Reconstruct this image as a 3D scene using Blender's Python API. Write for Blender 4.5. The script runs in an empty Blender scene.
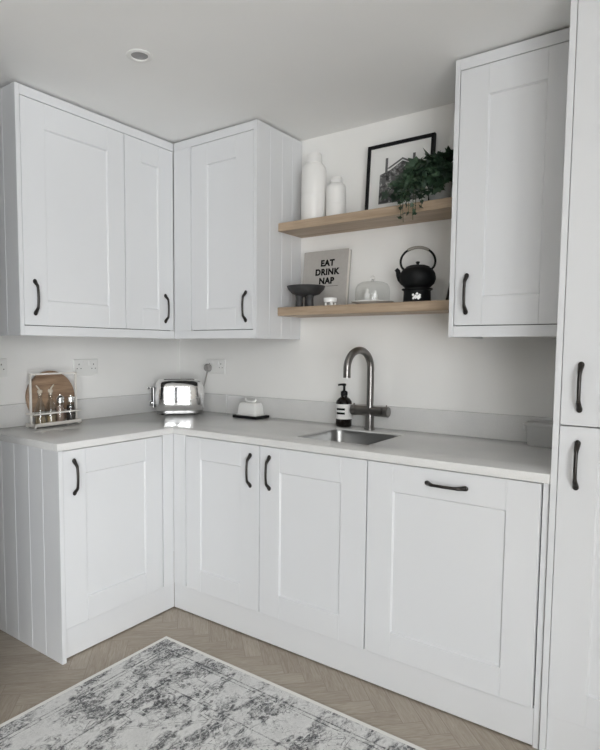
import bpy, bmesh, math, random
from mathutils import Vector, Matrix
C = bpy.context.scene.collection
PI = math.pi
R = math.radians

# ------------------------------------------------------------------ materials
def mat(name, col=(.8, .8, .8), rough=.5, metal=0.0, **kw):
    m = bpy.data.materials.new(name); m.use_nodes = True
    b = m.node_tree.nodes['Principled BSDF']
    b.inputs['Base Color'].default_value = (*col, 1)
    b.inputs['Roughness'].default_value = rough
    b.inputs['Metallic'].default_value = metal
    for k, v in kw.items():
        b.inputs[k.replace('_', ' ')].default_value = v
    return m

class NT:
    """small helper around one material's node tree"""
    def __init__(s, m):
        s.t = m.node_tree; s.n = s.t.nodes; s.bsdf = s.n['Principled BSDF']
    def new(s, kind, **kw):
        n = s.n.new(kind)
        for k, v in kw.items(): setattr(n, k, v)
        return n
    def link(s, a, b): s.t.links.new(a, b)
    def setin(s, sock, v):
        if hasattr(v, 'is_output'): s.link(v, sock)
        else: sock.default_value = v
    def math(s, op, a, b=0.0, c=0.0, clamp=False):
        n = s.new('ShaderNodeMath', operation=op); n.use_clamp = clamp
        s.setin(n.inputs[0], a); s.setin(n.inputs[1], b); s.setin(n.inputs[2], c)
        return n.outputs[0]
    def coords(s, scale=(1, 1, 1), rot=(0, 0, 0), loc=(0, 0, 0), kind='Object'):
        tc = s.new('ShaderNodeTexCoord'); mp = s.new('ShaderNodeMapping')
        mp.inputs['Scale'].default_value = scale; mp.inputs['Rotation'].default_value = rot; mp.inputs['Location'].default_value = loc
        s.link(tc.outputs[kind], mp.inputs['Vector']); return mp.outputs['Vector']
    def noise(s, vec, scale, detail=3, rough=.55, dist=0):
        n = s.new('ShaderNodeTexNoise'); s.link(vec, n.inputs['Vector'])
        n.inputs['Scale'].default_value = scale; n.inputs['Detail'].default_value = detail
        n.inputs['Roughness'].default_value = rough; n.inputs['Distortion'].default_value = dist
        return n.outputs['Fac']
    def ramp(s, fac, stops):
        n = s.new('ShaderNodeValToRGB'); s.setin(n.inputs['Fac'], fac); e = n.color_ramp.elements
        while len(e) < len(stops): e.new(.5)
        for i, (p, c) in enumerate(stops):
            e[i].position = p; e[i].color = (*c, 1) if len(c) == 3 else c
        return n.outputs['Color']
    def mix(s, fac, a, b, blend='MIX'):
        n = s.new('ShaderNodeMix', data_type='RGBA', blend_type=blend)
        s.setin(n.inputs[0], fac)
        for sock, v in ((n.inputs[6], a), (n.inputs[7], b)):
            if hasattr(v, 'is_output'): s.link(v, sock)
            else: sock.default_value = (*v, 1)
        return n.outputs[2]
    def bump(s, h, strength=.2, dist=.002):
        n = s.new('ShaderNodeBump'); n.inputs['Strength'].default_value = strength; n.inputs['Distance'].default_value = dist
        s.link(h, n.inputs['Height']); s.link(n.outputs['Normal'], s.bsdf.inputs['Normal'])
    def color(s, c): s.link(c, s.bsdf.inputs['Base Color'])

WTI = .8928 + .0005
def m_paint(name, col, rough, var=.02, scale=3):
    m = mat(name, col, rough); t = NT(m); v = t.coords()
    f = t.noise(v, scale, 2)
    a = tuple(max(0, c - var) for c in col); b = tuple(min(1, c + var) for c in col)
    t.color(t.ramp(f, [(.3, a), (.7, b)]))
    t.bump(t.noise(v, 350, 2), .03, .0005)
    return m
M = {}
M['white'] = m_paint('cabinet_paint', (.705, .714, .725), .36, .006)
M['wall'] = m_paint('wall_paint', (.84, .835, .815), .75, .008)
M['ceiling'] = m_paint('ceiling_paint', (.88, .88, .87), .8, .006)
M['pewter'] = mat('dark_pewter', (.05, .046, .043), .3, .8)
M['chrome'] = mat('polished_chrome', (.86, .86, .86), .05, 1.0)
M['steel'] = mat('brushed_steel', (.38, .38, .375), .30, 1.0)
M['gunmetal'] = mat('brushed_gunmetal', (.24, .23, .22), .3, 1.0)
M['black'] = mat('black_satin', (.008, .008, .009), .5, 0, Specular_IOR_Level=.2)
M['iron'] = mat('cast_iron', (.006, .0065, .007), .55, 0, Specular_IOR_Level=.2)
M['ceramic'] = m_paint('white_ceramic', (.82, .81, .79), .35, .01)
M['gloss_white'] = mat('glazed_white', (.84, .84, .82), .15)
M['plastic_white'] = mat('white_plastic', (.79, .79, .77), .3)
M['wire_white'] = mat('cream_metal', (.76, .73, .68), .4)
M['stone_dark'] = m_paint('dark_grey_stoneware', (.035, .035, .036), .6, .010, 30)
M['amber'] = mat('dark_amber_glass', (.006, .004, .003), .15, 0, Specular_IOR_Level=.35)
M['label_white'] = mat('label_paper', (.80, .79, .77), .6)
M['paper'] = mat('print_paper', (.78, .78, .76), .6)
M['pages'] = mat('book_pages', (.74, .71, .66), .7)
M['cover'] = m_paint('grey_book_cloth', (.43, .41, .385), .65, .012, 60)
M['ink'] = mat('black_ink', (.008, .008, .008), .6, 0, Specular_IOR_Level=.1)
M['glass'] = mat('clear_glass', (1, 1, 1), .02, 0, Transmission_Weight=1.0, IOR=1.45)
def m_thin(name, tint, refl=1.0):
    m = bpy.data.materials.new(name); m.use_nodes = True; nt = m.node_tree; nt.nodes.remove(nt.nodes['Principled BSDF'])
    tr = nt.nodes.new('ShaderNodeBsdfTransparent'); tr.inputs[0].default_value = (*tint, 1)
    gl = nt.nodes.new('ShaderNodeBsdfGlossy'); gl.inputs['Roughness'].default_value = .03
    lw = nt.nodes.new('ShaderNodeLayerWeight'); lw.inputs[0].default_value = .5; fr = nt.nodes.new('ShaderNodeMath'); fr.operation = 'POWER'; fr.inputs[1].default_value = 4.0; nt.links.new(lw.outputs['Facing'], fr.inputs[0])
    mu = nt.nodes.new('ShaderNodeMath'); mu.operation = 'MULTIPLY_ADD'; mu.inputs[1].default_value = refl; mu.inputs[2].default_value = .04; mu.use_clamp = True
    mx = nt.nodes.new('ShaderNodeMixShader'); L = nt.links.new
    L(fr.outputs[0], mu.inputs[0]); L(mu.outputs[0], mx.inputs[0]); L(tr.outputs[0], mx.inputs[1]); L(gl.outputs[0], mx.inputs[2]); L(mx.outputs[0], nt.nodes['Material Output'].inputs[0]); return m
M['thin_glass'] = m_thin('thin_clear_glass', (.93, .935, .93), .55)
M['frost'] = mat('frosted_plastic', (.80, .80, .79), .35, 0, Transmission_Weight=.35, IOR=1.3)
M['grey_plastic'] = mat('grey_plastic', (.30, .29, .28), .45)
M['pepper'] = m_paint('peppercorns', (.05, .04, .035), .7, .03, 300)
M['salt'] = m_paint('pink_salt', (.34, .24, .19), .7, .05, 300)
M['oil'] = mat('golden_oil', (.62, .50, .32), .1, 0, Transmission_Weight=.6)
M['cork'] = mat('pale_cork', (.62, .55, .45), .6)
M['pot_grey'] = m_paint('pale_grey_pot', (.46, .47, .46), .6, .03, 25)
M['soil'] = m_paint('potting_soil', (.03, .022, .016), .9, .01, 80)
M['stem'] = mat('ivy_stem', (.05, .075, .03), .6)
M['wrap'] = mat('handle_wrap', (.26, .24, .21), .6)
M['carcass'] = mat('gap_shade_board', (.07, .07, .07), .7)  # near black, so the shade in the door gaps is in the colour
M['darkgap'] = mat('dark_void', (.03, .03, .03), .8)
M['lamp'] = mat('lamp_lens', (.30, .30, .30), .25)

def m_wood(name, dark, light, scale, rough=.5, stretch=(1, 12, 12)):
    m = mat(name, light, rough); t = NT(m); v = t.coords(stretch)
    f = t.noise(v, scale, 5, .6, .6); g = t.noise(v, scale * 5, 3, .6)
    k = t.math('ADD', t.math('MULTIPLY', f, .7), t.math('MULTIPLY', g, .3))
    t.color(t.ramp(k, [(.33, dark), (.66, light)]))
    t.bump(g, .08, .001); return m
M['oak'] = m_wood('oak_shelf', (.29, .21, .14), (.50, .385, .275), 1.6)
M['acacia'] = m_wood('acacia_board', (.13, .07, .042), (.50, .345, .225), 3.0, .45, (6, .55, 5))
def m_leaf():
    m = mat('ivy_leaf', (.03, .06, .03), .42); t = NT(m)
    v = t.coords(); f = t.noise(v, 17, 2)
    t.color(t.ramp(f, [(.32, (.012, .026, .016)), (.52, (.022, .048, .026)), (.72, (.06, .105, .06))])); return m
M['leaf'] = m_leaf()
def m_quartz():
    m = mat('grey_quartz', (.46, .455, .44), .16); t = NT(m); v = t.coords()
    a = t.noise(v, 6, 3); b = t.noise(v, 260, 2)
    k = t.math('ADD', t.math('MULTIPLY', a, .5), t.math('MULTIPLY', b, .5))
    t.color(t.ramp(k, [(.35, (.66, .66, .65)), (.65, (.73, .725, .71))])); return m
M['quartz'] = m_quartz()
def m_floor():
    m = mat('herringbone_oak', (.3, .25, .2), .45); t = NT(m); W, n = .07, 5
    v = t.coords((1 / W, 1 / W, 1), (0, 0, R(45))); sep = t.new('ShaderNodeSeparateXYZ'); t.link(v, sep.inputs[0])
    u, w = sep.outputs['X'], sep.outputs['Y']
    i, j, fu, fw_ = t.math('FLOOR', u), t.math('FLOOR', w), t.math('FRACT', u), t.math('FRACT', w)
    mm = t.math('FLOORED_MODULO', t.math('SUBTRACT', i, j), 2.0 * n)
    hz = t.math('LESS_THAN', mm, n - .5); vt = t.math('SUBTRACT', 1.0, hz)
    sel = lambda a, b: t.math('ADD', t.math('MULTIPLY', a, hz), t.math('MULTIPLY', b, vt))
    along = sel(t.math('ADD', mm, fu), t.math('ADD', t.math('SUBTRACT', mm, float(n)), t.math('SUBTRACT', 1.0, fw_)))
    across = sel(fw_, fu)
    ia = sel(t.math('SUBTRACT', i, mm), i); ib = sel(j, t.math('ADD', j, t.math('SUBTRACT', mm, float(n))))
    cb = t.new('ShaderNodeCombineXYZ'); t.link(ia, cb.inputs[0]); t.link(ib, cb.inputs[1]); t.link(hz, cb.inputs[2])
    wn = t.new('ShaderNodeTexWhiteNoise', noise_dimensions='3D'); t.link(cb.outputs[0], wn.inputs['Vector'])
    c2 = t.new('ShaderNodeCombineXYZ'); t.link(t.math('MULTIPLY', along, .35), c2.inputs[0]); t.link(t.math('MULTIPLY', across, 3.2), c2.inputs[1])
    t.link(t.math('MULTIPLY', wn.outputs['Value'], 60.0), c2.inputs[2])
    g = t.noise(c2.outputs[0], 1.5, 5, .66, 2.2)
    tone = t.math('ADD', t.math('MULTIPLY', wn.outputs['Value'], .16), t.math('MULTIPLY', g, .84))
    c = t.ramp(tone, [(.28, (.285, .235, .182)), (.50, (.375, .325, .265)), (.72, (.455, .405, .34))])
    e1 = t.math('LESS_THAN', t.math('ABSOLUTE', t.math('SUBTRACT', across, .5)), .482)
    e2 = t.math('LESS_THAN', t.math('ABSOLUTE', t.math('SUBTRACT', along, n / 2)), n / 2 - .018)
    ed = t.math('MULTIPLY', e1, e2)
    t.color(t.mix(ed, (.285, .24, .19), c)); t.bump(ed, .2, .001); return m
M['floor'] = m_floor()
ROX, ROY = .335, -.312
def m_rug():
    m = mat('distressed_rug_pile', (.6, .6, .58), .95); t = NT(m); mt = t.math
    v = t.coords(); vs = t.coords((1.9, 1.0, 1.0))
    step = lambda f, lo, hi: t.ramp(f, [(lo, (0, 0, 0)), (hi, (1, 1, 1))])
    big = t.noise(vs, 5.2, 2, .55); mid = t.noise(vs, 24, 3, .6, 1.5); fine = t.noise(vs, 80, 3, .75, 1.0); spk = t.noise(vs, 190, 2, .6)
    s0 = t.new('ShaderNodeSeparateXYZ'); t.link(v, s0.inputs[0]); x, y = s0.outputs['X'], s0.outputs['Y']
    # rosettes with dots and zigzag diamonds on a regular lattice
    P = .62
    lx = mt('SUBTRACT', mt('FLOORED_MODULO', mt('ADD', x, P / 2 - ROX), P), P / 2); ly = mt('SUBTRACT', mt('FLOORED_MODULO', mt('ADD', y, P / 2 - ROY), P), P / 2)
    r = mt('SQRT', mt('ADD', mt('MULTIPLY', lx, lx), mt('MULTIPLY', ly, ly))); th = mt('ARCTAN2', ly, lx)
    band = lambda f, c, w: mt('LESS_THAN', mt('ABSOLUTE', mt('SUBTRACT', f, c)), w)
    dots = lambda n, c, w, k: mt('MULTIPLY', band(r, c, w), mt('GREATER_THAN', mt('COSINE', mt('MULTIPLY', th, float(n))), k))
    zig = mt('ADD', mt('ADD', mt('ABSOLUTE', lx), mt('ABSOLUTE', ly)), mt('MULTIPLY', mt('PINGPONG', mt('SUBTRACT', lx, ly), .05), .9))
    orn = band(r, .030, .0045)
    for q in (dots(8, .047, .009, .45), dots(4, .088, .012, .80), dots(8, .112, .007, .55), dots(4, .012, .007, .0), band(zig, .205, .0035), band(zig, .232, .0025), dots(24, .165, .006, .3)): orn = mt('MAXIMUM', orn, q)
    # scrollwork: contour lines of a swirled noise
    scroll = mt('MAXIMUM', band(t.noise(v, 19, 1.5, .5, 1.6), .5, .014), band(t.noise(v, 33, 1, .5, 1.2), .46, .020))
    edge = mt('MINIMUM', x, mt('MULTIPLY', y, -1.0))
    line = mt('MAXIMUM', band(edge, .075, .003), mt('MAXIMUM', band(edge, .092, .002), band(edge, .26, .003)))
    patch = mt('MULTIPLY', step(mt('ADD', mt('MULTIPLY', big, .72), mt('MULTIPLY', mid, .28)), .475, .57), step(mt('ADD', mt('MULTIPLY', fine, .6), mt('MULTIPLY', mid, .4)), .40, .56))
    gate = step(t.noise(v, 9, 3, .7), .46, .58)
    ol = mt('MULTIPLY', mt('MAXIMUM', mt('MULTIPLY', scroll, gate), mt('MAXIMUM', orn, line)), step(t.noise(vs, 55, 3, .7), .36, .56))
    flecks = mt('MULTIPLY', step(spk, .58, .66), step(t.noise(v, 13, 2, .6), .44, .60))
    dark = mt('ADD', mt('ADD', mt('MULTIPLY', patch, .92), mt('MULTIPLY', ol, .70)), mt('MULTIPLY', flecks, .35), clamp=True)
    base = t.ramp(mt('ADD', mt('MULTIPLY', fine, .5), mt('MULTIPLY', big, .5)), [(.34, (.60, .60, .585)), (.60, (.80, .80, .785))])
    body = t.mix(dark, base, (.085, .085, .09))
    t.color(t.mix(mt('LESS_THAN', edge, .018), body, (.80, .79, .755)))
    t.bump(fine, .5, .003); return m
M['rug'] = m_rug()
def m_print():
    m = mat('etching_ink', (.1, .1, .1), .6); t = NT(m); v = t.coords((1, 1, 1))
    f = t.noise(v, 70, 4, .7); g = t.noise(v, 18, 2)
    k = t.math('ADD', t.math('MULTIPLY', f, .6), t.math('MULTIPLY', g, .4))
    t.color(t.ramp(k, [(.40, (.02, .02, .02)), (.52, (.12, .12, .12)), (.64, (.55, .55, .54))])); return m
M['print'] = m_print()

# ------------------------------------------------------------------ mesh building
class MB:
    def __init__(s): s.bm = bmesh.new()
    def _add(s, b, mtx=None):
        if mtx is not None: bmesh.ops.transform(b, matrix=mtx, verts=b.verts)
        me = bpy.data.meshes.new('tmp'); b.to_mesh(me); b.free(); s.bm.from_mesh(me); bpy.data.meshes.remove(me); return s
    def box(s, x0, x1, y0, y1, z0, z1, bev=0.0, seg=1, mtx=None):
        b = bmesh.new(); bmesh.ops.create_cube(b, size=1)
        for v in b.verts:
            v.co = ((x0 + x1) / 2 + v.co.x * (x1 - x0), (y0 + y1) / 2 + v.co.y * (y1 - y0), (z0 + z1) / 2 + v.co.z * (z1 - z0))
        if bev: bmesh.ops.bevel(b, geom=b.edges[:], offset=bev, segments=seg, profile=.5, affect='EDGES')
        return s._add(b, mtx)
    def lathe(s, prof, cen=(0, 0, 0), seg=40, mtx=None, caps=True):
        b = bmesh.new(); rings = []
        for r, z in prof:
            if r < 1e-6: rings.append([b.verts.new((0, 0, z))])
            else: rings.append([b.verts.new((r * math.cos(2 * PI * i / seg), r * math.sin(2 * PI * i / seg), z)) for i in range(seg)])
        for a, c in zip(rings, rings[1:]):
            for i in range(seg):
                j = (i + 1) % seg
                if len(a) == 1 and len(c) == 1: continue
                if len(a) == 1: b.faces.new((a[0], c[j], c[i]))
                elif len(c) == 1: b.faces.new((a[i], a[j], c[0]))
                else: b.faces.new((a[i], a[j], c[j], c[i]))
        if caps:
            if len(rings[0]) > 1: b.faces.new(rings[0][::-1])
            if len(rings[-1]) > 1: b.faces.new(rings[-1])
        bmesh.ops.recalc_face_normals(b, faces=b.faces)
        t = Matrix.Translation(cen)
        return s._add(b, t @ mtx if mtx is not None else t)
    def tube(s, pts, rad, seg=12, flat=1.0, mtx=None):
        pts = [Vector(p) for p in pts]; n = len(pts)
        if not hasattr(rad, '__len__'): rad = [rad] * n
        b = bmesh.new(); rings = []; up = None
        for i, p in enumerate(pts):
            d = (pts[min(i + 1, n - 1)] - pts[max(i - 1, 0)]).normalized()
            if up is None:
                up = Vector((0, 0, 1)) if abs(d.z) < .9 else Vector((1, 0, 0))
                up = (up - d * up.dot(d)).normalized()
            else: up = (up - d * up.dot(d)).normalized()
            sd = d.cross(up)
            rings.append([b.verts.new(p + (up * math.cos(2 * PI * k / seg) + sd * math.sin(2 * PI * k / seg) * flat) * rad[i]) for k in range(seg)])
        for a, c in zip(rings, rings[1:]):
            for i in range(seg):
                j = (i + 1) % seg; b.faces.new((a[i], a[j], c[j], c[i]))
        b.faces.new(rings[0][::-1]); b.faces.new(rings[-1])
        bmesh.ops.recalc_face_normals(b, faces=b.faces)
        return s._add(b, mtx)
    def prism(s, poly, d0, d1, axis='z', bev=0.0, mtx=None):
        """polygon extruded from d0 to d1 along an axis (z: (x,y); y: (x,z); x: (y,z))"""
        b = bmesh.new()
        f = {'z': lambda p, d: (p[0], p[1], d), 'y': lambda p, d: (p[0], d, p[1]), 'x': lambda p, d: (d, p[0], p[1])}[axis]
        lo = [b.verts.new(f(p, d0)) for p in poly]; hi = [b.verts.new(f(p, d1)) for p in poly]; n = len(poly)
        b.faces.new(lo[::-1]); b.faces.new(hi)
        for i in range(n): b.faces.new((lo[i], lo[(i + 1) % n], hi[(i + 1) % n], hi[i]))
        bmesh.ops.recalc_face_normals(b, faces=b.faces)
        if bev: bmesh.ops.bevel(b, geom=b.edges[:], offset=bev, segments=2, profile=.5, affect='EDGES')
        return s._add(b, mtx)
    def ball(s, c, r, sc=(1, 1, 1), seg=20, mtx=None):
        b = bmesh.new(); bmesh.ops.create_uvsphere(b, u_segments=seg, v_segments=seg // 2 + 2, radius=r)
        for v in b.verts: v.co = (c[0] + v.co.x * sc[0], c[1] + v.co.y * sc[1], c[2] + v.co.z * sc[2])
        return s._add(b, mtx)
    def grid(s, xs, ys, keep, z0, z1, bev=0.0, seg=2):
        b = bmesh.new(); V = {}
        def v(i, j, k):
            if (i, j, k) not in V: V[i, j, k] = b.verts.new((xs[i], ys[j], (z0, z1)[k]))
            return V[i, j, k]
        nx, ny = len(xs) - 1, len(ys) - 1
        K = lambda i, j: 0 <= i < nx and 0 <= j < ny and keep(i, j)
        for i in range(nx):
            for j in range(ny):
                if not K(i, j): continue
                b.faces.new((v(i, j, 1), v(i + 1, j, 1), v(i + 1, j + 1, 1), v(i, j + 1, 1)))
                b.faces.new((v(i, j, 0), v(i, j + 1, 0), v(i + 1, j + 1, 0), v(i + 1, j, 0)))
                for di, dj, a, c in ((-1, 0, (i, j + 1), (i, j)), (1, 0, (i + 1, j), (i + 1, j + 1)), (0, -1, (i, j), (i + 1, j)), (0, 1, (i + 1, j + 1), (i, j + 1))):
                    if not K(i + di, j + dj): b.faces.new((v(*a, 0), v(*c, 0), v(*c, 1), v(*a, 1)))
        bmesh.ops.recalc_face_normals(b, faces=b.faces)
        if bev:
            ed = [e for e in b.edges if len(e.link_faces) == 2 and e.calc_face_angle() > .5]
            bmesh.ops.bevel(b, geom=ed, offset=bev, segments=seg, profile=.5, affect='EDGES')
        return s._add(b)
    def build(s, name, m, parent=None, loc=None, rot=None, smooth=None):
        me = bpy.data.meshes.new(name); s.bm.to_mesh(me); s.bm.free()
        me.materials.append(M[m] if isinstance(m, str) else m)
        if smooth:
            me.polygons.foreach_set('use_smooth', [True] * len(me.polygons))
            if smooth is not True: me.set_sharp_from_angle(angle=R(smooth))
        o = bpy.data.objects.new(name, me); C.objects.link(o)
        if parent: o.parent = parent
        if loc: o.location = loc
        if rot: o.rotation_euler = rot
        return o

def tag(o, label, cat, group=None):
    o['label'] = label; o['category'] = cat
    if group: o['group'] = group
    return o
def thing(name, label, cat, loc=(0, 0, 0), rz=0, group=None):
    o = bpy.data.objects.new(name, None); C.objects.link(o); o.location = loc; o.rotation_euler = (0, 0, rz)
    o.empty_display_size = .05
    return tag(o, label, cat, group)
def struct(o): o['kind'] = 'structure'; return o

# ------------------------------------------------------------------ measured dimensions (metres)
FB, FL = .6146, .588            # front planes of the base doors: back run (y = -FB), side run (x = FL)
WB, WT = .862, .8928            # underside and top of the worktop
DB = .133                       # bottom of the base doors
UB, CE = 1.315, 2.3158          # underside and top of the overhead cabinets
UD = .3477                      # depth of the side overhead cabinet
YB = .3742                      # depth of the back overhead cabinets
TX = 2.2332                     # tall cabinet side
X1, X2, X3 = 1.1083, 1.6131, 2.2107
RX, RY, CZ = 4.3, -6.8, 2.325   # room: far wall, rear wall, ceiling
YL = -1.230

# ------------------------------------------------------------------ the room
struct(MB().box(-.15, RX + .15, RY - .15, .15, -.12, 0).build('floor', 'floor'))
struct(MB().box(-.15, RX + .15, RY - .15, .15, CZ, CZ + .12).build('ceiling', 'ceiling'))
struct(MB().box(-.15, RX + .15, 0, .15, 0, CZ).build('wall_back', 'wall'))
struct(MB().box(-.15, 0, -1.62, 0, 0, CZ).build('wall_left', 'wall'))
M['rear'] = m_paint('deep_grey_paint', (.42, .42, .41), .75, .006)
struct(MB().box(-.15, RX + .15, RY - .15, RY, 0, CZ).build('wall_rear', 'rear'))
M['blocker_dark'] = m_paint('shade_blocker_dark', (.05, .05, .05), .75, .004)
struct(MB().box(-.15, .72, RY, -1.62, 0, CZ).build('wall_shade_blocker', 'blocker_dark'))  # unseen dark wall return, added to keep light off the end panels
WY0, WY1, WZ = -6.1, -2.75, 2.22     # glazed opening in the far wall
struct(MB().box(RX, RX + .15, RY, WY0, 0, CZ).box(RX, RX + .15, WY1, 0, 0, CZ).box(RX, RX + .15, WY0, WY1, WZ, CZ).build('wall_right', 'wall'))
w = MB(); M['anthracite'] = mat('anthracite_frame', (.03, .03, .033), .5)
for y, t_ in ((WY0, .10), (-5.55, .07), (-5.05, .30), (-4.30, .07), (-3.85, .30), (-3.18, .07), (WY1 - .08, .08)): w.box(RX + .01, RX + .11, y, y + t_, .0, WZ)  # wide piers added to put dark bands in the toaster's reflection
w.box(RX + .03, RX + .09, WY0, WY1, WZ - .07, WZ).box(RX + .03, RX + .09, WY0, WY1, 0, .10)
struct(w.build('window_1', 'anthracite'))


# ------------------------------------------------------------------ kitchen joinery helpers (local: x along the run, front towards -y)
def shaker(x0, x1, z0, z1, yf, sl=.103, sr=.103, rt=.101, rb=.101, th=.021):
    b = MB(); y1 = yf + th; bv = .0012
    b.box(x0, x0 + sl, yf, y1, z0, z1, bv).box(x1 - sr, x1, yf, y1, z0, z1, bv)
    b.box(x0 + sl, x1 - sr, yf, y1, z1 - rt, z1, bv).box(x0 + sl, x1 - sr, yf, y1, z0, z0 + rb, bv)
    a, c, e, f = x0 + sl, x1 - sr, z0 + rb, z1 - rt
    b.box(a - .002, c + .002, yf + .008, y1 - .001, e - .002, f + .002)
    k = .0045                                          # chamfered inner moulding
    b.prism([(a - .001, yf + .0012), (a + k, yf + .0085), (a - .001, yf + .0085)], e - .001, f + .001, 'z')
    b.prism([(c + .001, yf + .0012), (c - k, yf + .0085), (c + .001, yf + .0085)], e - .001, f + .001, 'z')
    b.prism([(yf + .0012, e - .001), (yf + .0085, e + k), (yf + .0085, e - .001)], a - .001, c + .001, 'x')
    b.prism([(yf + .0012, f + .001), (yf + .0085, f - k), (yf + .0085, f + .001)], a - .001, c + .001, 'x')
    return b
def handle(parent, x, z, yf, L=.131, horiz=False):
    n = 33; pts = []; rad = []
    for i in range(n):
        t = -1 + 2 * i / (n - 1); s = abs(t); u = min(1, (1 - s) / .36); u = u * u * (3 - 2 * u)
        pts.append((0, -(.005 + .015 * u + .009 * (1 - s * s)), t * L / 2)); rad.append(.0045 + .0030 * max(0, (s - .55) / .45))
    b = MB(); b.tube(pts, rad, 12, 1.2)
    for sgn in (-1, 1):
        b.ball((0, -.0045, sgn * L / 2), .0088, (1, .6, 1.15), 16)
    return b.build('handle', 'pewter', parent, (x, yf, z), (0, R(90), 0) if horiz else None, True)
def door(parent, x0, x1, z0, z1, yf, hx=None, hz=None, horiz=False, **kw):
    d = shaker(x0, x1, z0, z1, yf, **kw).build('door', 'white', parent)
    if hx is not None: handle(d, hx, hz, yf, horiz=horiz)
    return d
def carcass(parent, x0, x1, y0, y1, z0, z1, top=True):
    b = MB(); t = .018
    b.box(x0, x0 + t, y0, y1, z0, z1).box(x1 - t, x1, y0, y1, z0, z1)
    b.box(x0 + t, x1 - t, y0, y1, z0, z0 + t).box(x0 + t, x1 - t, y1 - .008, y1, z0 + t, z1)
    if top: b.box(x0 + t, x1 - t, y0, y1 - .008, z1 - t, z1)
    else: b.box(x0 + t, x1 - t, y0, y0 + .02, z1 - .035, z1)
    return b.build('carcass', 'carcass', parent)
def tg_profile(x0, x1, y0, y1, grooves, d=.0015, w=.0026):
    """plan of a board with V grooves cut in its face y0"""
    p = [(x0, y0)]
    for g in sorted(grooves): p += [(g - w, y0), (g - w * .25, y0 + d), (g + w * .25, y0 + d), (g + w, y0)]
    return p + [(x1, y0), (x1, y1), (x0, y1)]

G = .0027                                               # half a door gap
# --- side run base cabinet (faces +x); local x = world y, local -y = world +x
t = thing('base_cabinet', 'white base cabinet with a grooved end panel, its door facing across the rug', 'cabinet', (0, 0, 0), R(90))
carcass(t, YL + .028, -.622, -FL + .027, -.006, DB - .0015, WB - .001, top=False)
MB().prism(tg_profile(.003, FL + .0075, 0, .018, [.06, .17, .272, .381, .482]), .0005, WB - .0005, 'z').build('end_panel', 'white', t, (YL, 0, 0), (0, 0, R(-90)))
door(t, YL + .0225, -.683 - G, DB, WB - .004, -FL, -1.158, .749, sl=.106, sr=.1)
MB().box(-.683 + G, -FB, -FL, -FL + .02, DB, WB - .0005, .001).build('corner_filler', 'white', t)
# --- back run
t = thing('base_cabinet', 'white base cabinet in the inner corner, its narrow door beside the sink cabinet', 'cabinet')
carcass(t, .60, X1 - .001, -FB + .027, -.006, DB - .0015, WB - .001, top=False)
door(t, .669 + G, X1 - G, DB, WB - .004, -FB, 1.0605, .7475, sl=.091, sr=.1035)
MB().box(FL, .669 - G, -FB, -FB + .02, DB, WB - .0005, .001).build('corner_filler', 'white', t)
t = thing('base_cabinet', 'white base cabinet under the sink, with one shaker door and upright bow handle', 'cabinet')
carcass(t, X1 + .001, X2 - .001, -FB + .027, -.006, DB - .0015, WB - .001, top=False)
door(t, X1 + G, X2 - G, DB, WB - .004, -FB, 1.1625, .750, sl=.1015, sr=.109)
t = thing('base_cabinet', 'widest white base cabinet front, with one horizontal handle across its top rail', 'cabinet')
carcass(t, X2 + .001, X3 - .001, -FB + .027, -.006, DB - .0015, WB - .001, top=False)
door(t, X2 + G, X3 - G, DB, WB - .004, -FB, 1.912, .8085, True, sl=.101, sr=.1015)
MB().box(X3 + .001, X3 + .019, -FB + .012, -.02, 0, WB - .0005, .001).build('side_panel', 'white', t)
# --- plinths
tag(MB().box(YL + .019, -FB + .012, FL - .0303, FL - .0123, .006, DB - .003, .001).build('plinth', 'white', None), 'white plinth board at the floor under the cabinet with the grooved end panel', 'plinth')
o = C.objects['plinth']
me = o.data
for v in me.vertices: v.co = (v.co.y, v.co.x, v.co.z)
me.flip_normals()
tag(MB().box(FL - .0123 + .0005, X3, -FB + .0123, -FB + .0303, .006, DB - .003, .001).build('plinth', 'white'), 'long white plinth board along the floor below the sink cabinet', 'plinth')

# --- worktop with the sink cut-out and upstands
SX0, SX1, SY0, SY1 = 1.208, 1.548, -.490, -.150
wt = thing('worktop', 'pale grey quartz worktop running round the corner over all the base cabinets', 'worktop')
xs = [.0005, FL + .009, SX0, SX1, TX - .0005]; ys = [YL - .006, -FB - .009, SY0, SY1, -.0005]
MB().grid(xs, ys, lambda i, j: (i == 0 if j == 0 else not (i == 2 and j == 2)), WB, WT, .0035).build('slab', 'quartz', wt, smooth=35)
MB().box(.0005, .0185, -.745, -.019, WT, WT + .106, .0015).build('upstand', 'quartz', wt)
MB().box(.0005, .0185, YL - .006, -.747, WT, WT + .106, .0015).build('upstand', 'quartz', wt)
MB().box(.0005, .400, -.0185, -.0005, WT, WT + .106, .0015).build('upstand', 'quartz', wt)
MB().box(.402, TX - .0005, -.0185, -.0005, WT, WT + .106, .0015).build('upstand', 'quartz', wt)
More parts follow.
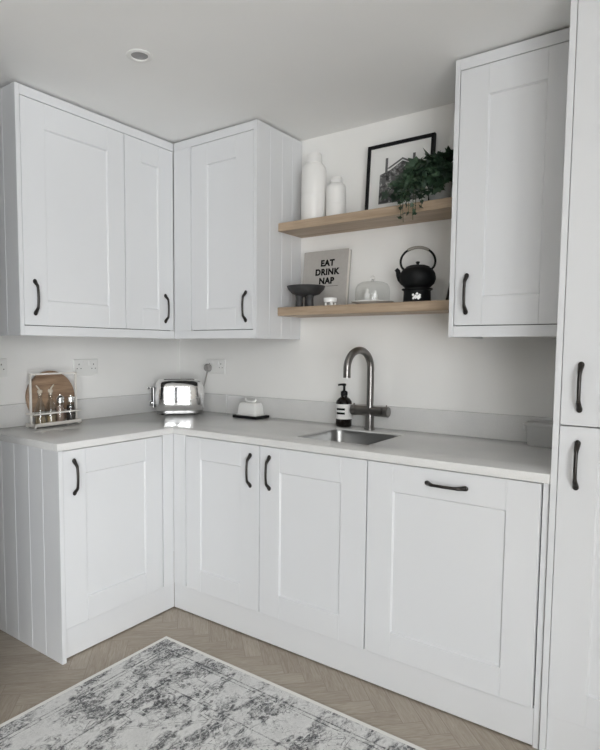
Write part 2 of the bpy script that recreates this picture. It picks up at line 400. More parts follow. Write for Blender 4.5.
# --- sink
t = thing('sink', 'square stainless steel sink bowl set under the worktop', 'sink', ((SX0 + SX1) / 2, (SY0 + SY1) / 2, WT - .006))
def rrect(hx, hy, r, n=8):
    p = []
    for cx, cy, a0 in ((hx - r, hy - r, 0), (-hx + r, hy - r, 90), (-hx + r, -hy + r, 180), (hx - r, -hy + r, 270)):
        for k in range(n + 1): a = R(a0 + 90 * k / n); p.append((cx + r * math.cos(a), cy + r * math.sin(a)))
    return p
def loft(rings, close0=True, close1=True):
    b = bmesh.new(); L = [[b.verts.new(p) for p in r] for r in rings]; n = len(L[0])
    for a, c in zip(L, L[1:]):
        for i in range(n): b.faces.new((a[i], a[(i + 1) % n], c[(i + 1) % n], c[i]))
    if close0: b.faces.new(L[0][::-1])
    if close1: b.faces.new(L[-1])
    bmesh.ops.recalc_face_normals(b, faces=b.faces); return b
hx, hy = (SX1 - SX0) / 2 - .003, (SY1 - SY0) / 2 - .003
rings = [[(x, y, z) for x, y in rrect(hx + o_, hy + o_, r_)] for o_, r_, z in ((.001, .04, 0), (-.001, .04, 0), (-.004, .04, -.012), (-.008, .04, -.13), (-.018, .045, -.155), (-.045, .05, -.162))]
rings += [[(x, y, z) for x, y in rrect(hx + o_, hy + o_, r_)] for o_, r_, z in ((-.045, .05, -.164), (-.012, .045, -.157), (-.002, .04, -.13), (.0, .04, -.012), (.001, .04, -.0015))]
b = MB(); b._add(loft(rings[:6], False, True)); b._add(loft(rings[6:], True, False)); b.build('bowl', 'steel', t, smooth=40)
MB().lathe([(.045, -.1615), (.045, -.159), (.03, -.158), (.02, -.160), (0, -.160)], (0, 0, 0), 32).build('drain', 'chrome', t, smooth=40)

# --- overhead cabinets
YE = -1.2305
t = thing('upper_cabinet', 'white overhead cabinet with two doors of unequal width above the rack and round board', 'cabinet', (0, 0, 0), R(90))
carcass(t, YE + .019, -YB - .003, -UD + .027, -.004, UB + .03, CE - .004)
MB().prism(tg_profile(.004, UD, 0, .018, [.05, .15, .25]), UB, CE, 'z').build('end_panel', 'white', t, (YE, 0, 0), (0, 0, R(-90)))
MB().box(YE + .0185, -YB - .0005, -UD, -UD + .021, UB, UB + .0405, .001).build('bottom_rail', 'white', t)
MB().box(YE + .0185, -YB - .0005, -UD, -UD + .021, CE - .040, CE, .001).build('cornice', 'white', t)
door(t, YE + .0205, -.690 - G, UB + .0435, CE - .0425, -UD, -1.1645, 1.4735, sl=.106, sr=.095, rt=.103, rb=.103)
door(t, -.690 + G, -YB - .003, UB + .0435, CE - .0425, -UD, -.4385, 1.469, sl=.101, sr=.101, rt=.103, rb=.103)
t = thing('upper_cabinet', 'white one-door overhead cabinet whose grooved side meets the oak shelves', 'cabinet')
XB = .897
carcass(t, UD + .002, XB - .019, -YB + .027, -.004, UB + .03, CE - .004)
MB().box(UD + .0008, .472 - G, -YB, -YB + .021, UB + .041, CE - .0405, .001).build('filler_panel', 'white', t)
MB().box(UD + .0008, XB - .0185, -YB, -YB + .021, UB, UB + .0405, .001).build('bottom_rail', 'white', t)
MB().box(UD + .0008, XB - .0185, -YB, -YB + .021, CE - .040, CE, .001).build('cornice', 'white', t)
o = MB().prism(tg_profile(.003, YB, 0, .018, [.088, .174, .272]), UB, CE, 'z').build('end_panel', 'white', t, (XB, 0, 0))
for v in o.data.vertices: v.co = (-v.co.y, -v.co.x, v.co.z)
o.data.flip_normals()
door(t, .472 + G, XB - .0205, UB + .0435, CE - .0425, -YB, .836, 1.4665, sl=.108, sr=.108, rt=.103, rb=.103)
t = thing('upper_cabinet', 'white overhead cabinet between the oak shelves and the tall cabinet', 'cabinet')
XR = 1.816
carcass(t, XR + .019, TX - .001, -YB + .027, -.004, UB + .03, CE - .004)
MB().box(XR, XR + .018, -YB, -.004, UB, CE, .001).build('end_panel', 'white', t)
MB().box(XR + .0185, TX - .0008, -YB, -YB + .021, UB, UB + .0405, .001).build('bottom_rail', 'white', t)
MB().box(XR + .0185, TX - .0008, -YB, -YB + .021, CE - .040, CE, .001).build('cornice', 'white', t)
door(t, XR + .0205, TX - .003, UB + .0435, CE - .0425, -YB, 1.8805, 1.4725, sl=.101, sr=.101, rt=.103, rb=.103)
# --- tall cabinet
t = thing('tall_cabinet', 'tall white floor-to-ceiling cabinet with upper and lower doors, ending the worktop', 'cabinet')
TE = TX + .020 + .597
MB().box(TX, TX + .018, -FB, -.004, 0, CE, .001).build('side_panel', 'white', t)
MB().box(TE + .003, TE + .021, -FB, -.004, 0, CE, .001).build('side_panel', 'white', t)
carcass(t, TX + .0185, TE + .0025, -FB + .027, -.006, DB - .0015, CE - .004)
door(t, TX + .0198, TE, DB, 1.0425, -FB, 2.3035, .929, sl=.105, sr=.105)
door(t, TX + .0198, TE, 1.0462, CE - .004, -FB, 2.3035, 1.161, sl=.1, sr=.1)
MB().box(TX + .0185, TE + .0025, -FB + .0123, -FB + .03, .006, DB - .003, .001).build('plinth_panel', 'white', t)

# ------------------------------------------------------------------ oak shelves
tag(MB().box(XB + .001, XR - .001, -.207, -.001, 1.836, 1.876, .002).build('shelf', 'oak'), 'upper oak floating shelf carrying the white bottle vases and framed print', 'shelf')
tag(MB().box(XB + .001, XR - .001, -.207, -.001, 1.428, 1.469, .002).build('shelf', 'oak'), 'lower oak floating shelf carrying the book and black teapot', 'shelf')
ZU, ZL = 1.8762, 1.4692
# vases
def vase(label, x, y, r, h):
    k = h / .33; t = MB()
    nr = r * .60
    t.lathe([(r * .93, 0), (r, .006), (r, h * .38), (r * .992, h * .385), (r, h * .39), (r, h * .70), (r * .985, h * .76), (r * .90, h * .815), (r * .74, h * .85), (nr, h * .865),
             (nr, h * .885), (nr * 1.06, h * .892), (nr * 1.06, h * .975), (nr * .98, h), (nr * .86, h), (nr * .84, h * .88), (0, h * .88)], (0, 0, 0), 48)
    return tag(t.build('vase', 'ceramic', None, (x, y, ZU), None, 40), label, 'vase', 'white bottle vases')
vase('taller white ceramic bottle vase on the upper shelf', 1.037, -.105, .0605, .325)
vase('shorter white ceramic bottle vase on the upper shelf', 1.156, -.095, .0465, .199)
# framed print, leaning on the wall
t = thing('picture_frame', 'black framed black-and-white print of a gabled house, behind the ivy', 'picture', (1.288, -.050, ZU + .002))
t.rotation_euler = (R(-4.5), 0, 0)
fw, fh, bw = .322, .330, .015
b = MB(); b.box(0, bw, -.009, .009, 0, fh).box(fw - bw, fw, -.009, .009, 0, fh).box(bw, fw - bw, -.009, .009, 0, bw).box(bw, fw - bw, -.009, .009, fh - bw, fh)
b.build('frame', 'black', t)
pp = MB().box(bw, fw - bw, -.002, .004, bw, fh - bw).build('mount', 'paper', t)
q = MB(); y0, y1 = -.0032, -.0019
q.prism([(.066, .055), (.276, .055), (.276, .19), (.25, .205), (.175, .238), (.118, .205), (.066, .190)], y0, y1, 'y').build('artwork', 'print', t)
q = MB()
q.prism([(.098, .212), (.175, .252), (.252, .212), (.236, .212), (.175, .243), (.114, .212)], -.0040, -.0033, 'y')
for x in (.092, .224): q.box(x, x + .012, -.0040, -.0033, .195, .262)
for k in range(4): q.box(.08 + k * .05, .098 + k * .05, -.0040, -.0033, .14, .175)
q.build('linework', mat('etching_grey', (.12, .12, .12), .6), t)
# ivy
random.seed(11)
pv = thing('potted_ivy', 'dark green trailing ivy in a pale grey pot at the end of the upper shelf', 'plant', (1.672, -.120, ZU))
MB().lathe([(.036, 0), (.039, .004), (.048, .070), (.050, .080), (.050, .086), (.045, .086), (.043, .074), (0, .074)], (0, 0, 0), 36).build('plant_pot', 'pot_grey', pv, smooth=40)
MB().lathe([(.0425, .0745), (.03, .080), (0, .081)], (0, 0, 0), 24).build('soil', 'soil', pv, smooth=40)
stems = MB(); lf = bmesh.new()
LEAF = [(0, 0), (.20, -.14), (.46, -.10), (.40, .14), (.62, .42), (.30, .48), (.16, .70), (0, 1.0)]
def leaf(p, d, n, s):
    d = d.normalized(); n = (n - d * n.dot(d)).normalized(); sd = d.cross(n)
    mc = [p + (d * v - n * .10 * v * v) * s for v in (0, .35, .7, 1.0)]
    oc = [[p + (d * y + sd * x * sg + n * (.12 * x - .10 * y * y)) * s for x, y in LEAF[1:7]] for sg in (1, -1)]
    if not all(ok(c, .002) for c in mc + oc[0] + oc[1]): return
    mid = [lf.verts.new(c) for c in mc]
    for sg, cs in zip((1, -1), oc):
        o_ = [lf.verts.new(c) for c in cs]
        for f in ((mid[0], o_[0], o_[1], o_[2]), (mid[0], o_[2], mid[1]), (mid[1], o_[2], o_[3], o_[4]), (mid[1], o_[4], mid[2]), (mid[2], o_[4], o_[5]), (mid[2], o_[5], mid[3])):
            lf.faces.new(f if sg > 0 else f[::-1])
def ok(w, s):      # stay clear of the shelf, the print and the cabinet side (local to the pot)
    x, y, z = w
    if x > .145 - s or y > .118 - s: return False
    if z < s and y > -.085 - s: return False
    if z < -.092: return False
    if x < -.015 + s and y > .052 - s + .0787 * max(z, 0): return False
    if (x * x + y * y) ** .5 < .051 + s and z < .087: return False
    return True
ctrl = []
def rnd(a, b_): return a + (b_ - a) * random.random()
TOP = Vector((0, 0, .088))
for k in range(34):                                    # crown above and round the pot
    a = rnd(0, 2 * PI); e = rnd(.35, 1.0)
    end = Vector((-.035 + math.cos(a) * .115 * e, -.035 + math.sin(a) * .06 * e, .08 + rnd(.0, .075)))
    ctrl.append([TOP + Vector((rnd(-.02, .02), rnd(-.02, .02), 0)), Vector((end.x * .5, end.y * .5, max(end.z, .11) + .02)), end, 5, .066])
for k in range(3): ctrl.append([TOP, Vector((-.02, -.01, .17)), Vector((-.045 + .02 * k, -.03, .195 - .012 * k)), 4, .06])
for k in range(22):                                    # falls over the front and towards the print
    ex = rnd(-.185, .06); ey = rnd(-.13, -.07)
    end = Vector((ex, ey, rnd(.012, .085) if ey < -.09 else rnd(.04, .09)))
    ctrl.append([TOP + Vector((-.02, -.02, 0)), Vector((ex * .6, -.06, rnd(.12, .15))), end, 7, .050])
for ex, ez in ((-.108, -.082), (-.118, -.065), (-.066, -.078), (-.055, -.05), (-.085, -.045), (-.03, -.03), (-.12, -.02), (-.095, -.02)):   # tips hanging below the shelf edge
    ctrl.append([TOP + Vector((-.03, -.03, 0)), Vector((ex * .9, -.105, .10)), Vector((ex, -.118, ez)), 15, .027])
for p0, p1, p2, n, s0 in ctrl:
    q0 = p1 * 2 - (p0 + p2) * .5
    P = [p0 * (1 - u) ** 2 + q0 * 2 * u * (1 - u) + p2 * u * u for u in [i / 10 for i in range(11)]]
    if not all(ok(p, .002) for p in P if p.z > .086 or p.x ** 2 + p.y ** 2 > .0026): continue
    stems.tube(P, .0013, 5)
    for i in range(n):
        u = (i + 1.5) / (n + .5); p = p0 * (1 - u) ** 2 + q0 * 2 * u * (1 - u) + p2 * u * u
        s = s0 * rnd(.75, 1.25) * (1.1 - .35 * u)
        d = Vector((rnd(-1, .8), rnd(-1, .2), rnd(-.9, .5))); nn = Vector((rnd(-.1, .9), rnd(-1.2, -.3), rnd(.2, 1)))
        leaf(p, d, nn, s)
stems.build('hanging_vine', 'stem', pv, smooth=True)
me = bpy.data.meshes.new('foliage'); lf.to_mesh(me); lf.free(); me.materials.append(M['leaf'])
o = bpy.data.objects.new('foliage', me); C.objects.link(o); o.parent = pv

# footed bowl
t = thing('footed_bowl', 'dark grey bowl on stubby legs, in front of the grey book', 'bowl', (1.034, -.160, ZL))
MB().lathe([(0, .048), (.03, .050), (.066, .062), (.087, .084), (.093, .099), (.089, .100), (.082, .088), (.06, .069), (.03, .060), (0, .059)], (0, 0, 0), 48).build('bowl', 'stone_dark', t, smooth=40)
for a in (100, 220, 340):
    MB().lathe([(.017, 0), (.0185, .004), (.017, .040), (.020, .055)], (.032 * math.cos(R(a)), .032 * math.sin(R(a)), 0), 20).build('leg', 'stone_dark', t, smooth=40)
# book
t = thing('book', 'grey cloth hardback reading EAT DRINK NAP, standing on the lower shelf', 'book', (.948, -.068, ZL + .0005))
t.rotation_euler = (R(-6), 0, 0)
bwid, bhgt, bth = .252, .283, .028
MB().box(0, bwid, -.004, 0, 0, bhgt, .001).box(0, bwid, bth - .004, bth, 0, bhgt, .001).box(-.003, .001, -.004, bth, 0, bhgt, .001).build('cover', 'cover', t)
MB().box(.002, bwid - .004, .0002, bth - .0042, .003, bhgt - .004).build('pages', 'pages', t)
def text(body, size, parent, loc, m='ink', off=0.0, line=1.0, name='lettering', ext=.0004, space=1.0):
    cu = bpy.data.curves.new(name, 'FONT'); cu.body = body; cu.size = size; cu.align_x = 'CENTER'; cu.align_y = 'TOP'
    cu.offset = off; cu.extrude = ext; cu.space_line = line; cu.space_character = space
    tmp = bpy.data.objects.new('tmp', cu); C.objects.link(tmp)
    dg = bpy.context.evaluated_depsgraph_get(); me = bpy.data.meshes.new_from_object(tmp.evaluated_get(dg))
    bpy.data.objects.remove(tmp); bpy.data.curves.remove(cu)
    me.materials.clear(); me.materials.append(M[m]); me.name = name
    o = bpy.data.objects.new(name, me); C.objects.link(o); o.parent = parent; o.location = loc; o.rotation_euler = (R(90), 0, 0); return o
text('EAT\nDRINK\nNAP', .0415, t, (.138, -.0044, .2395), off=.0021, line=1.06, space=1.10)
MB().box(.14, .205, -.0046, -.0040, .1045, .106).build('rule_line', 'ink', t)
# tealight holder
t = thing('tealight_holder', 'tiny white footed tealight holder on the lower shelf before the grey book', 'candle holder', (1.176, -.168, ZL))
MB().lathe([(0, .014), (.026, .014), (.031, .018), (.032, .036), (.028, .037), (.027, .022), (0, .021)], (0, 0, 0), 32).build('cup', 'gloss_white', t, smooth=40)
for a in (45, 135, 225, 315): MB().box(-.006, .006, -.004, .004, 0, .017, .001).build('foot', 'gloss_white', t, (.022 * math.cos(R(a)), .022 * math.sin(R(a)), 0), (0, 0, R(a + 90)))
# cake dome
t = thing('cake_dome', 'clear glass cake dome on a white plate, lower shelf', 'cake stand', (1.363, -.108, ZL))
MB().lathe([(0, 0), (.055, 0), (.060, .004), (.094, .012), (.0965, .016), (.090, .0175), (0, .016)], (0, 0, 0), 48).build('plate', 'gloss_white', t, smooth=40)
dprof = [(.0775, .0178), (.079, .055), (.0765, .078), (.068, .093), (.052, .102), (.025, .107), (0, .108)]
inner = [(max(0, r - .0016), z - (.0016 if r < .072 else 0)) for r, z in dprof[::-1]]
MB().lathe(dprof, (0, 0, 0), 48, caps=False).build('glass_dome', 'thin_glass', t, smooth=50)
MB().ball((0, 0, .122), .0105).lathe([(.006, .1065), (.004, .112), (.006, .116)], (0, 0, 0), 20).build('knob', 'glass', t, smooth=True)
for x, y, h in ((1.345, -.128, .056), (1.384, -.122, .046)):
    tag(MB().lathe([(.009, 0), (.013, .004), (.0125, h * .55), (.006, h * .7), (.008, h * .85), (.005, h), (0, h)], (0, 0, 0), 20).build('ornament', 'gloss_white', None, (x, y, ZL + .0175), None, True),
        'tiny white ornament under the glass dome, ' + ('taller of two' if h > .045 else 'shorter of two'), 'ornament', 'white ornaments under the dome')
# teapot and warmer
t = thing('teapot_warmer', 'round black cast iron warmer stand under the teapot', 'teapot stand', (1.578, -.108, ZL))
wr = MB(); n = 48; bmw = bmesh.new()
prof = [(.060, 0), (.058, .058)]
hole = lambda k, z: False
wr.lathe([(.063, 0), (.063, .005), (.059, .008), (.057, .052), (.066, .057), (.066, .061), (.050, .061), (.050, .054), (.053, .050), (.055, .006), (.055, 0), (.063, 0)], (0, 0, 0), 48, caps=False)
wr.build('ring', 'iron', t, smooth=40)
b = MB()
ca = math.atan2(-2.40, 1.0)
for da, z, s in ((-.10, .023, .0070), (.10, .021, .0080), (-.28, .031, .0045), (.0, .036, .0045), (-.26, .017, .0042), (.19, .030, .0042)):
    a = ca + da; b.box(-s, s, -.0006, .0006, -s, s, 0, 1, Matrix.Translation((.0587 * math.cos(a), .0587 * math.sin(a), z)) @ Matrix.Rotation(a + PI / 2, 4, 'Z') @ Matrix.Rotation(R(45), 4, 'Y'))
b.build('cutout', 'gloss_white', t)
t = thing('teapot', 'black cast iron teapot with a tall arched handle, standing on the round warmer', 'teapot', (1.578, -.108, ZL + .0615))
MB().lathe([(0, 0), (.042, 0), (.054, .005), (.071, .022), (.0775, .040), (.0775, .050), (.074, .066), (.064, .082), (.052, .090), (.048, .0905)], (0, 0, 0), 48).build('body', 'iron', t, smooth=40)
L_ = MB().lathe([(.050, .0905), (.050, .094), (.035, .100), (.012, .103), (0, .1035)], (0, 0, 0), 36).build('lid', 'iron', t, smooth=40)
MB().lathe([(.005, .102), (.0055, .107), (.009, .112), (.008, .117), (0, .119)], (0, 0, 0), 20).build('knob', 'iron', L_, smooth=True)
sd = Vector((-.90, -.42, 0)).normalized()
MB().tube([sd * .056 + Vector((0, 0, .030)), sd * .072 + Vector((0, 0, .045)), sd * .080 + Vector((0, 0, .062)), sd * .084 + Vector((0, 0, .078)), sd * .092 + Vector((0, 0, .086))], [.018, .015, .012, .0095, .0085], 16).build('spout', 'iron', t, smooth=40)
hp = []
for i in range(31):
    a = R(-22 + 224 * i / 30); hp.append(Vector((math.cos(a) * .073, 0, .117 + math.sin(a) * .061)))
hp = [Vector((.058, 0, .083))] + hp + [Vector((-.058, 0, .083))]
h1 = MB().tube(hp, .0048, 10).build('arch_handle', 'iron', t, None, (0, 0, R(25)), True)
MB().tube(hp[11:22], .0066, 10).build('grip', 'wrap', h1, smooth=True)
# thin dark board leaning on the cabinet side
o = MB().box(0, .008, -.075, .075, 0, .25, .002).build('serving_board', mat('blackened_wood', (.022, .022, .018), .6), None, (1.728, -.10, ZL), (0, R(12), 0))
tag(o, 'thin dark board leaning against the cabinet side behind the teapot', 'board')

# ------------------------------------------------------------------ sockets and the toaster lead
def socket(label, x, y, z, rz, holes=True):
    t = thing('wall_socket', label, 'socket', (x, y, z), rz, 'white double wall sockets')
    MB().box(-.073, .073, -.009, 0, -.043, .043, .003, 2).build('face_plate', 'plastic_white', t)
    for s in (-.021, .021): MB().box(s - .0065, s + .0065, -.0125, -.0085, .010, .030, .001).build('rocker_switch', 'plastic_white', t)
    for s in (-.044, .044):
        b = MB().box(s - .002, s + .002, -.0094, -.0085, .012, .019)
        for d in (-.011, .011): b.box(s + d - .003, s + d + .003, -.0094, -.0085, -.008, -.0045)
        b.build('pin_slot', 'darkgap', t)
    return t
socket('white double wall socket on the side wall between the rack and the corner', 0, -.678, 1.163, R(90))
socket('white double wall socket cut by the edge of the photo, above the grooved end panel', 0, -1.178, 1.170, R(90))
socket('white double wall socket with a grey plug in it, behind the toaster', .305, 0, 1.160, 0)
t = thing('power_cord', 'grey plug and lead hanging from the wall socket behind the toaster', 'power cord', (.263, -.0135, 1.152))
MB().lathe([(.014, 0), (.023, .004), (.024, .018), (.019, .028), (0, .031)], (0, 0, 0), 28, Matrix.Rotation(R(90), 4, 'X')).build('plug', 'grey_plastic', t, smooth=40)
MB().tube([(0, -.018, -.02), (-.002, -.020, -.035), (-.012, -.022, -.075), (-.026, -.026, -.13), (-.04, -.026, -.19), (-.058, -.024, -.235), (-.072, -.022, -.2538)], .0042, 10).build('lead', 'grey_plastic', t, smooth=True)

# ------------------------------------------------------------------ things on the worktop
# toaster
t = thing('toaster', 'polished chrome two-slot toaster in the corner of the worktop', 'toaster', (.192, -.190, WTI), R(45 + 4))
def bodyring(hx, hy, r, z, bulge=.005):
    p = rrect(hx, hy, r, 10); q = []
    for i, (x, y) in enumerate(p):                     # long sides are gently bowed
        q.append((x, y)); x2, y2 = p[(i + 1) % len(p)]
        if abs(x2 - x) > .06: q += [(x + (x2 - x) * k / 10, y) for k in range(1, 10)]
    w_ = hx - r * .3
    return [(x, y + math.copysign(bulge * max(0, 1 - (x / w_) ** 2), y) if abs(y) > hy * .6 else y, z) for x, y in q]
rings = [bodyring(.122, .078, .045, .016), bodyring(.136, .082, .055, .024), bodyring(.142, .084, .06, .06), bodyring(.142, .085, .06, .12), bodyring(.139, .083, .06, .152),
         bodyring(.128, .079, .055, .178), bodyring(.112, .064, .05, .190), bodyring(.09, .045, .04, .194)]
b = MB(); b._add(loft(rings)); bd = b.build('body', 'chrome', t, smooth=50)
b = MB(); b._add(loft([bodyring(.120, .076, .045, .006), bodyring(.130, .083, .05, .008), bodyring(.130, .083, .05, .020), bodyring(.118, .074, .045, .023)])); b.build('base_trim', 'steel', t, smooth=40)
for sx in (-1, 1):
    for sy in (-1, 1): MB().lathe([(.012, 0), (.013, .007)], (sx * .09, sy * .05, 0), 16).build('foot', 'black', t)
for sy in (-.022, .022): MB().box(-.085, .085, sy - .012, sy + .012, .1935, .1948, .0005).build('slot', 'darkgap', t)
MB().box(-.150, -.140, -.05, .05, .035, .155, .004, 2).build('end_plate', 'steel', t)
MB().box(-.156, -.149, -.004, .004, .06, .15).build('lever_track', 'black', t)
MB().tube([(-.150, 0, .145), (-.170, 0, .147)], .004, 10).ball((-.172, 0, .147), .010, (.8, 1.7, .8)).build('lever', 'chrome', t, smooth=True)
MB().lathe([(.016, 0), (.016, .012), (.013, .016), (0, .017)], (-.149, 0, .062), 28, Matrix.Rotation(R(-90), 4, 'Y')).build('dial', 'chrome', t, smooth=40)
# butter dish
t = thing('butter_dish', 'white lidded butter dish on a black tray beside the toaster', 'butter dish', (.643, -.092, WTI), 0)
MB().box(-.086, .080, -.056, .060, 0, .014, .003, 2).build('tray', 'black', t)
b = MB(); b._add(loft([[(x, y, z) for x, y in rrect(hx_, hy_, r_, 6)] for hx_, hy_, r_, z in ((.068, .044, .006, .0143), (.070, .046, .008, .019), (.064, .041, .010, .023), (.060, .037, .012, .070), (.056, .033, .014, .080), (.047, .025, .014, .0835))]))
lid = b.build('lid', 'gloss_white', t, (-.004, 0, 0), None, 40); lift = .010
MB().tube([(x, 0, z + lift) for x, z in ((-.034, .094), (-.036, .086), (-.029, .079), (-.016, .0765), (0, .0755), (.016, .0765), (.029, .079), (.036, .086), (.034, .094))], [.004, .0055, .006, .006, .006, .006, .006, .0055, .004], 12).build('knob', 'gloss_white', lid, smooth=True)
# round board
t = MB().lathe([(.124, -.009), (.129, -.006), (.129, .006), (.124, .009)], (0, 0, 0), 56, Matrix.Rotation(R(90), 4, 'Y')).build('chopping_board', 'acacia', None, (.0408, -.906, WTI + .1297), (0, R(-5), 0), 40)
tag(t, 'round two-tone wooden chopping board leaning on the wall behind the white wire rack', 'chopping board')
# wire rack
RYa, RYb = -1.062, -.797
RC, RA_ = Vector((.102, -.930, 0)), R(5)
def rk(x, y): v = RC + Matrix.Rotation(RA_, 3, 'Z') @ (Vector((x, y, 0)) - RC); return v.x, v.y
t = thing('condiment_rack', 'cream metal rack with a tall frame holding shakers and oil bottles', 'rack', (*rk(0, 0), WTI), RA_)
RXa, RXb = .0705, .1375
MB().box(RXa, RXb, RYa, RYb, .004, .009).box(RXa, RXb, RYa, RYa + .005, .004, .020).box(RXa, RXb, RYb - .005, RYb, .004, .020).box(RXa, RXa + .005, RYa, RYb, .004, .020).box(RXb - .005, RXb, RYa, RYb, .004, .020).build('tray', 'wire_white', t)
for x in (RXa + .008, RXb - .008):
    for y in (RYa + .008, RYb - .008): MB().lathe([(.005, 0), (.006, .0045)], (x, y, 0), 12).build('foot', 'wire_white', t)
xm = (RXa + RXb) / 2
b = MB(); s_ = .0042
b.box(xm - s_, xm + s_, RYa, RYa + 2 * s_, .009, .252).box(xm - s_, xm + s_, RYb - 2 * s_, RYb, .009, .252).box(xm - s_, xm + s_, RYa, RYb, .244, .252)
b.build('hoop', 'wire_white', t)
MB().box(RXa, RXb, RYa, RYa + .005, .060, .067).box(RXa, RXb, RYb - .005, RYb, .060, .067).box(RXb - .005, RXb, RYa, RYb, .060, .067).box(RXa, RXa + .005, RYa, RYb, .060, .067).build('guard_rail', 'wire_white', t)
zt = WTI + .0096
def bottle(label, x, y, hue, tilt):
    t = thing('oil_bottle', label, 'bottle', (*rk(x, y), zt), 0, 'glass oil bottles in the rack')
    MB().lathe([(0, 0), (.026, 0), (.0275, .004), (.0265, .07), (.020, .095), (.0105, .118), (.0095, .140), (.012, .142), (.012, .147), (.0075, .147), (.007, .12), (.016, .093), (.0235, .07), (.0245, .006), (0, .005)], (0, 0, 0), 32).build('glass_body', 'thin_glass', t, smooth=50)
    MB().lathe([(0, .0055), (.0235, .007), (.0225, .04), (0, .04)], (0, 0, 0), 28).build('contents', hue, t, smooth=40)
    MB().lathe([(.0068, .138), (.0070, .149), (.011, .151), (.0115, .160), (.008, .165), (0, .166)], (0, 0, 0), 20).build('stopper', 'cork', t, smooth=40)
    MB().tube([(0, 0, .160), (0, tilt * .006, .172), (0, tilt * .018, .186)], [.0045, .004, .003], 10).build('spout', 'cork', t, smooth=True)
bottle('glass oil bottle nearest the open end of the cream rack', .104, -1.008, 'oil', -1)
bottle('glass oil bottle between the other bottle and the shakers', .104, -.950, 'oil', 1)
def shaker_pot(label, y, hue, h):
    t = thing('shaker', label, 'shaker', (*rk(.104, y), zt), 0, 'salt and pepper shakers in the rack')
    MB().lathe([(0, 0), (.0225, 0), (.0235, .003), (.0235, .045), (.019, .085), (.0175, .096), (.0160, .096), (.0165, .085), (.0205, .045), (.0205, .006), (0, .005)], (0, 0, 0), 32).build('glass_body', 'thin_glass', t, smooth=50)
    MB().lathe([(0, .0055), (.020, .0065), (.020, .044), (.0165, .080), (0, .080)], (0, 0, 0), 28).build('contents', hue, t, smooth=40)
    MB().lathe([(.0178, .0965), (.0215, .098), (.0215, .103), (.0175, .106), (.0175, .110), (.0215, .113), (.0215, .119), (.014, h - .008), (.006, h - .004), (.006, h), (0, h + .002)], (0, 0, 0), 32).build('cap', 'chrome', t, smooth=40)
shaker_pot('taller glass shaker with a chrome cap, beside the oil bottles', -.897, 'salt', .137)
shaker_pot('shorter glass shaker with a chrome cap at the toaster end of the rack', -.834, 'pepper', .128)
# soap bottle
t = thing('soap_bottle', 'black pump soap bottle with a white label, behind the sink', 'soap bottle', (1.206, -.076, WTI))
MB().lathe([(.034, 0), (.0375, .004), (.0385, .012), (.0385, .112), (.036, .124), (.027, .136), (.016, .143), (.0145, .152), (0, .152)], (0, 0, 0), 40).build('bottle', 'amber', t, smooth=40)
MB().lathe([(.0390, .038), (.0390, .110), (.0386, .110), (.0386, .038), (.0390, .038)], (0, 0, 0), 40, caps=False).build('label', 'label_white', t, smooth=40)
b = MB()
va = math.atan2(-2.41, 1.37)
for z0, z1 in ((.081, .091), (.061, .071)):
    pts = [(va - 1.05 + k * .09) for k in range(14)]
    poly = [(.0394 * math.cos(a), .0394 * math.sin(a)) for a in pts] + [(.0388 * math.cos(a), .0388 * math.sin(a)) for a in pts[::-1]]
    b.prism(poly, z0, z1, 'z')
b.build('label_bars', 'ink', t)
pm = MB().lathe([(.0155, .150), (.0165, .153), (.0165, .168), (.012, .172), (.006, .174), (.006, .196), (.009, .197), (.009, .207), (0, .209)], (0, 0, 0), 28).build('pump', 'black', t, smooth=40)
MB().tube([(0, 0, .203), (-.012, -.008, .203), (-.026, -.016, .2005)], [.006, .005, .004], 10).build('nozzle', 'black', pm, smooth=True)
# tap
t = thing('tap', 'brushed gunmetal swan-neck tap with a cross bar of controls, behind the sink', 'tap', (1.350, -.085, WTI))
MB().lathe([(.026, 0), (.026, .004), (.0205, .006), (.0205, .010)], (0, 0, 0), 36).lathe([(.0205, .0095), (.0205, .11)], (0, 0, 0), 36).build('column', 'gunmetal', t, smooth=40)
RA = .083
pts = [(0, 0, .10), (0, 0, .16), (0, 0, .22)] + [(0, 0, .286)] + [(0, -RA + RA * math.cos(R(a)), .286 + RA * math.sin(R(a))) for a in range(8, 181, 8)] + [(0, -2 * RA, .28), (0, -2 * RA, .246)]
MB().tube(pts, .0165, 24).build('spout', 'gunmetal', t, None, (0, 0, R(-12)), 40)
RotY = Matrix.Rotation(R(90), 4, 'Y')
MB().lathe([(.0235, -.068), (.0235, -.066), (.0235, .066), (.0235, .068)], (0, 0, .086), 36, RotY).build('mixer_body', 'gunmetal', t, smooth=40)
for s in (-1, 1):
    h = MB().lathe([(.0225, .0), (.0245, .0015), (.0245, .024), (.0225, .026), (0, .026)], (s * .0695, 0, .086), 36, Matrix.Rotation(R(90 * s), 4, 'Y')).build('control_knob', 'gunmetal', t, smooth=40)
    MB().tube([(s * .083, 0, .109), (s * .084, 0, .118)], [.004, .003], 10).build('lever_pin', 'gunmetal', h, smooth=True)
# storage tub
t = thing('storage_tub', 'frosted white lidded tub in the corner against the tall cabinet', 'tub', (2.130, -.072, WTI))
b = MB(); b._add(loft([[(x, y, z) for x, y in rrect(hx_, hy_, .018, 6)] for hx_, hy_, z in ((.080, .036, 0), (.083, .039, .004), (.088, .043, .072), (.090, .045, .078))])); b.build('body', 'frost', t, smooth=40)
b = MB(); b._add(loft([[(x, y, z) for x, y in rrect(hx_, hy_, .02, 6)] for hx_, hy_, z in ((.092, .047, .078), (.094, .049, .080), (.094, .049, .090), (.086, .041, .094), (.084, .039, .091))])); ld = b.build('lid', 'frost', t, smooth=40)
MB().box(-.104, -.092, -.016, .016, .060, .086, .002).build('clip', 'frost', ld)

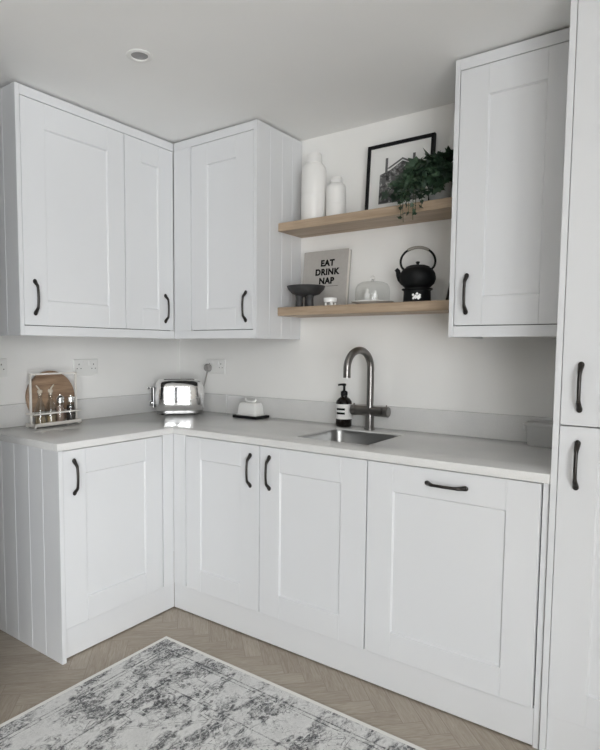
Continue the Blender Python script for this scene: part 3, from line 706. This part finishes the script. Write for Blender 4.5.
# ------------------------------------------------------------------ ceiling light and rug
t = thing('ceiling_downlight', 'small round recessed white downlight, the only one in the ceiling', 'light', (.897, -1.063, CZ))
MB().lathe([(.032, -.001), (.047, -.001), (.0475, -.004), (.043, -.0065), (.033, -.0055), (.030, -.001), (.032, -.001)], (0, 0, 0), 40, caps=False).build('bezel', 'plastic_white', t, smooth=40)
MB().lathe([(.0315, -.001), (.026, -.0025), (0, -.003)], (0, 0, 0), 32).build('lens', 'lamp', t, smooth=40)
o = MB().box(0, 1.70, -1.62, 0, 0, .009, .002).build('rug', 'rug', None, (.763, -.829, .0005))
tag(o, 'distressed pale grey patterned rug on the wooden floor', 'rug')

# ------------------------------------------------------------------ light
wd = bpy.data.worlds.new('daylight'); bpy.context.scene.world = wd; wd.use_nodes = True
bg = wd.node_tree.nodes['Background']; bg.inputs[0].default_value = (.955, .978, 1.0, 1); bg.inputs[1].default_value = 14.0
pl = bpy.data.lights.new('window_portal', 'AREA'); pl.shape = 'RECTANGLE'; pl.size = WY1 - WY0; pl.size_y = WZ
pl.cycles.is_portal = True
po = bpy.data.objects.new('window_portal', pl); C.objects.link(po); po.location = (RX + .14, (WY0 + WY1) / 2, WZ / 2); po.rotation_euler = (0, R(90), 0)
po.rotation_euler = Matrix(((0, 0, 1), (1, 0, 0), (0, 1, 0))).to_euler()   # emits towards -x

# ------------------------------------------------------------------ camera
cam = bpy.data.cameras.new('camera'); co = bpy.data.objects.new('camera', cam); C.objects.link(co)
yaw, pitch, roll, f, px, py = .6389, -.0733, .0068, 575.94, 272.72, 390.32
fwv = Vector((-math.sin(yaw) * math.cos(pitch), math.cos(yaw) * math.cos(pitch), math.sin(pitch)))
rt = Vector((math.cos(yaw), math.sin(yaw), 0)); up = rt.cross(fwv)
r2 = rt * math.cos(roll) + up * math.sin(roll); u2 = -rt * math.sin(roll) + up * math.cos(roll)
mw = Matrix((r2, u2, -fwv)).transposed().to_4x4(); mw.translation = Vector((2.5851, -2.5125, 1.2699)); co.matrix_world = mw
cam.sensor_fit = 'AUTO'; cam.sensor_width = 36; cam.lens = f / 750 * 36
cam.shift_x = (300 - px) / 750; cam.shift_y = (py - 375) / 750; cam.clip_start = .02
sc = bpy.context.scene; sc.camera = co
sc.view_settings.view_transform = 'Standard'; sc.view_settings.look = 'None'; sc.view_settings.gamma = 1
sc.view_settings.exposure = 0.38
sc.cycles.max_bounces = 14; sc.cycles.diffuse_bounces = 8; sc.cycles.use_denoising = True
